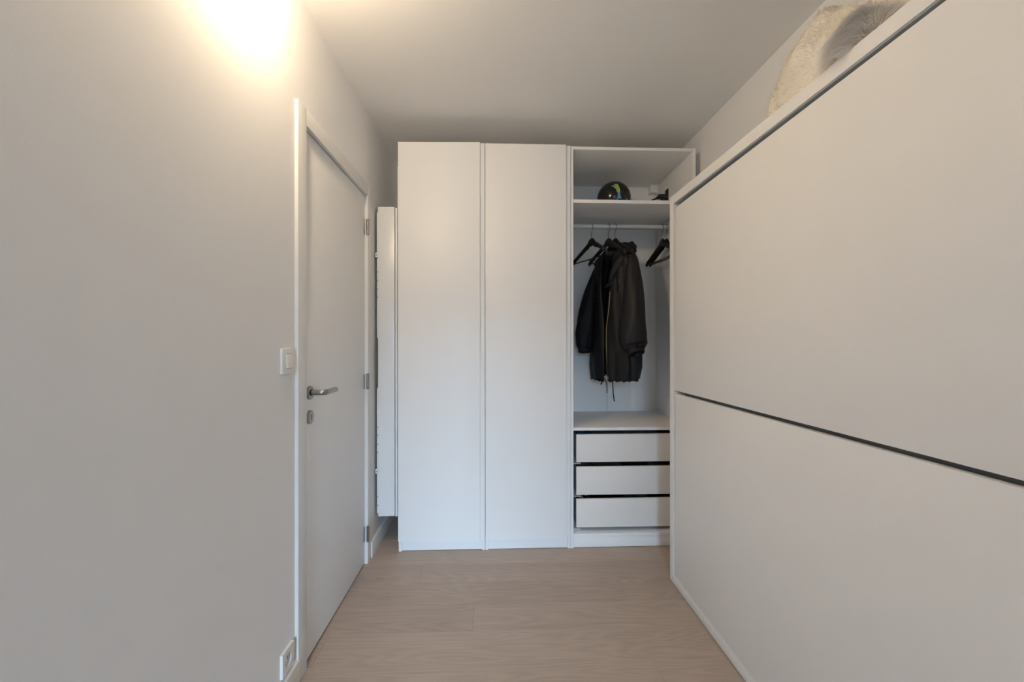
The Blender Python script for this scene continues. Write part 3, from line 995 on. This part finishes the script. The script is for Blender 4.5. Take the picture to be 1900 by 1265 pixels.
# ------------------------------------------------------------------ folding wall bed
BX, BXW = 0.887, XR - 0.001
BY1, BY0 = 2.1465, 0.340
BZ1 = 1.9455
FT = 0.0435
bed = empty('wall_bed', ((BX + BXW) / 2, (BY0 + BY1) / 2, 0), 'white folding wall bed closed upright along the wall', 'bed')
bx('end_board', 'bed_foil', bed, BX, BXW, BY1 - FT, BY1, 0.004, BZ1, 0.0012)
bx('end_board', 'bed_foil', bed, BX, BXW, BY0, BY0 + FT, 0.004, BZ1, 0.0012)
bx('top_board', 'bed_foil', bed, BX + 0.0004, BXW, BY0 + FT + 0.0002, BY1 - FT - 0.0002, BZ1 - 0.0425, BZ1 - 0.0002, 0.0012)
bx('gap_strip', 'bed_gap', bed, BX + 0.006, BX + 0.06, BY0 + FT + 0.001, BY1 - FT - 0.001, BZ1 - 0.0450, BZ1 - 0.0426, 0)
bx('bottom_rail', 'bed_foil', bed, BX + 0.0004, BXW, BY0 + FT + 0.0002, BY1 - FT - 0.0002, 0.004, 0.0465, 0.0012)
bx('bed_back', 'bed_inner', bed, BXW - 0.012, BXW - 0.002, BY0 + FT, BY1 - FT, 0.05, BZ1 - 0.045, 0)
PX0, PX1 = 0.889, 0.909


def bed_panel(corners):
    # corners (Y, Z): far-top, near-top, near-bottom, far-bottom
    v = [(PX0, y_, z_) for y_, z_ in corners] + [(PX1, y_, z_) for y_, z_ in corners]
    return MB().add(v, [(0, 1, 2, 3), (7, 6, 5, 4), (0, 4, 5, 1), (1, 5, 6, 2), (2, 6, 7, 3), (3, 7, 4, 0)]).build('front_panel', 'bed_foil', bed, 0.0012)


YN = BY0 + FT + 0.010
sl = lambda y_, a, b: a[1] + (b[1] - a[1]) * (y_ - a[0]) / (b[0] - a[0])
ut0, ut1 = (2.0632, 1.8763), (0.8094, 1.8886)
us0, us1 = (2.0831, 0.9707), (0.6861, 0.9796)
ls0, ls1 = (2.0717, 0.9545), (0.6861, 0.9659)
bed_panel([(2.081, sl(2.081, ut0, ut1)), (YN, sl(YN, ut0, ut1)), (YN, sl(YN, us0, us1)), (2.0935, sl(2.0935, us0, us1))])
bed_panel([(2.085, sl(2.085, ls0, ls1)), (YN, sl(YN, ls0, ls1)), (YN, 0.0500), (2.0965, 0.0500)])
bx('mattress_frame', 'bed_inner', bed, 0.925, 1.10, BY0 + 0.09, BY1 - 0.09, 0.08, 1.84, 0.004)


# ------------------------------------------------------------------ sheepskins on top of the bed
def vnoise(x, y, z, f):
    return (math.sin(x * f * 1.7 + y * f * 0.6 + 1.3) * math.cos(y * f * 1.3 - z * f * 0.9 + 0.4) + 0.5 * math.sin(x * f * 3.1 - z * f * 2.3 + y * f * 2.7))


def skin(name, label, c, rad, material, count, flen, fwid, comb, curl, seedv, top_drop=0.0, twist=0.0):
    root = empty(name, (c[0], c[1], BZ1), label, 'sheepskin', 'sheepskins piled on the bed')
    nu, nv = 56, 26
    V = np.zeros((nv, nu, 3))
    for i in range(nv):
        th = PI * 0.5 * i / (nv - 1) * 1.0
        for j in range(nu):
            ph_ = 2 * PI * j / nu
            d = (math.cos(ph_) * math.cos(th), math.sin(ph_) * math.cos(th), math.sin(th))
            k = 1 + 0.16 * vnoise(d[0] + seedv, d[1], d[2], 2.3) + 0.07 * vnoise(d[0], d[1] + seedv, d[2], 5.5)
            x_ = c[0] + rad[0] * d[0] * k
            y_ = c[1] + rad[1] * d[1] * k
            z_ = BZ1 + 0.004 + rad[2] * d[2] * k
            V[i, j] = (min(x_, XR - 0.02), y_, max(BZ1 + 0.004, z_))
    mb = MB()
    mb.loft([[tuple(V[i, j]) for j in range(nu)] for i in range(nv)])
    hide = mb.build('hide', material + '_hide', root, smooth=True)
    # fur strands: tapered ribbons growing from the hide
    fr = np.random.default_rng(int(seedv * 100) + 5)
    ii = fr.random(count) ** 0.8 * (nv - 1.001)
    jj = fr.random(count) * nu
    i0 = ii.astype(int)
    j0 = jj.astype(int) % nu
    fi, fj = (ii - i0)[:, None], (jj - jj.astype(int))[:, None]
    j1 = (j0 + 1) % nu
    p = (V[i0, j0] * (1 - fi) + V[i0 + 1, j0] * fi) * (1 - fj) + (V[i0, j1] * (1 - fi) + V[i0 + 1, j1] * fi) * fj
    ctr = np.array([c[0], c[1], BZ1 - 0.02])
    nrm = (p - ctr) / (np.array(rad) ** 2)
    nrm /= np.linalg.norm(nrm, axis=1)[:, None]
    # clumps bend together
    cl = np.stack([np.sin(p[:, 1] * 34 + p[:, 2] * 21 + seedv), np.cos(p[:, 1] * 27 - p[:, 0] * 31), np.sin(p[:, 2] * 33 + p[:, 0] * 17 + seedv)], 1)
    d1 = nrm * 0.75 + np.array(comb) + cl * curl + fr.normal(0, 0.16, (count, 3))
    d1 /= np.linalg.norm(d1, axis=1)[:, None]
    d2 = d1 * 0.65 + np.array(comb) * 0.8 + np.array([0, 0, -0.35]) + cl[:, ::-1] * curl
    d2 /= np.linalg.norm(d2, axis=1)[:, None]
    L_ = flen * (0.55 + 0.6 * fr.random(count))[:, None]
    q1 = p + d1 * L_ * 0.55
    q2 = q1 + d2 * L_ * 0.55
    for q_ in (p, q1, q2):
        q_[:, 0] = np.minimum(q_[:, 0], XR - 0.004)
        inside = q_[:, 0] > BX - 0.002
        q_[:, 2] = np.where(inside, np.maximum(q_[:, 2], BZ1 + 0.002), q_[:, 2])
    side = np.cross(d1, fr.normal(0, 1, (count, 3)))
    side /= np.linalg.norm(side, axis=1)[:, None]
    w = fwid * (0.6 + 0.8 * fr.random(count))[:, None]
    vs = np.stack([p - side * w, p + side * w, q1 - side * w * 0.8, q1 + side * w * 0.8, q2], 1).reshape(-1, 3)
    o = (np.arange(count) * 5)[:, None]
    f4 = (np.array([[0, 1, 3, 2]]) + o)
    f3 = (np.array([[2, 3, 4]]) + o)
    me = bpy.data.meshes.new('fur')
    nl = count * 7
    me.vertices.add(len(vs))
    me.vertices.foreach_set('co', vs.astype(np.float32).ravel())
    me.loops.add(nl)
    li = np.concatenate([f4, f3], 1).ravel()
    me.loops.foreach_set('vertex_index', li.astype(np.int32))
    me.polygons.add(count * 2)
    ls = (np.arange(count) * 7)[:, None] + np.array([[0, 4]])
    me.polygons.foreach_set('loop_start', ls.ravel().astype(np.int32))
    me.polygons.foreach_set('use_smooth', np.ones(count * 2, dtype=bool))
    me.update(calc_edges=True)
    me.validate()
    me.materials.append(MATS[material])
    fo = bpy.data.objects.new('fur', me)
    COL.objects.link(fo)
    fo.parent = root
    bpy_parent_inverse(fo, root)
    fo['kind'] = 'stuff'
    return root


skin('sheepskin', 'cream woolly sheepskin at the wardrobe end of the bed top', (1.105, 1.330, 0), (0.105, 0.335, 0.315), 'fur_cream', 15000, 0.020, 0.0008, (-0.05, 0.05, 0.0), 0.55, 0.3)
skin('sheepskin', 'shaggy sheepskin with shade put into its tone, drooping over the front edge of the bed top', (0.945, 1.065, 0), (0.052, 0.055, 0.080), 'fur_shade', 8000, 0.050, 0.0008, (-0.30, 0.15, -0.30), 0.25, 1.1)
skin('sheepskin', 'smooth ivory sheepskin on the bed top behind the shaggy one', (1.085, 0.775, 0), (0.110, 0.165, 0.24), 'fur_ivory', 9000, 0.020, 0.0008, (-0.15, 0.05, -0.05), 0.15, 2.2)

# ------------------------------------------------------------------ wall lamp just above the picture
LX, LY, LZ, LR = -0.603, 1.145, 2.355, 0.034
lamp = empty('wall_lamp', (XL, LY, LZ), 'small white wall lamp with a bare glowing globe bulb', 'lamp')
MB().cyl((XL, LY, LZ), (1, 0, 0), 0.036, 0.010, 28).build('wall_plate', 'lamp_white', lamp, 0.002)
MB().cyl((XL + 0.010, LY, LZ), (1, 0, 0), 0.013, LX - XL - 0.010 - LR + 0.005, 18).build('bulb_holder', 'lamp_white', lamp)
mat('bulb_glow', (0.9, 0.85, 0.75), 0.4, 0.3, emit=(LAMP_COLOR, LAMP_POWER / (4 * PI * LR * LR * PI)))
MB().sphere((LX, LY, LZ), LR, 20, 12).build('bulb', 'bulb_glow', lamp, smooth=True)
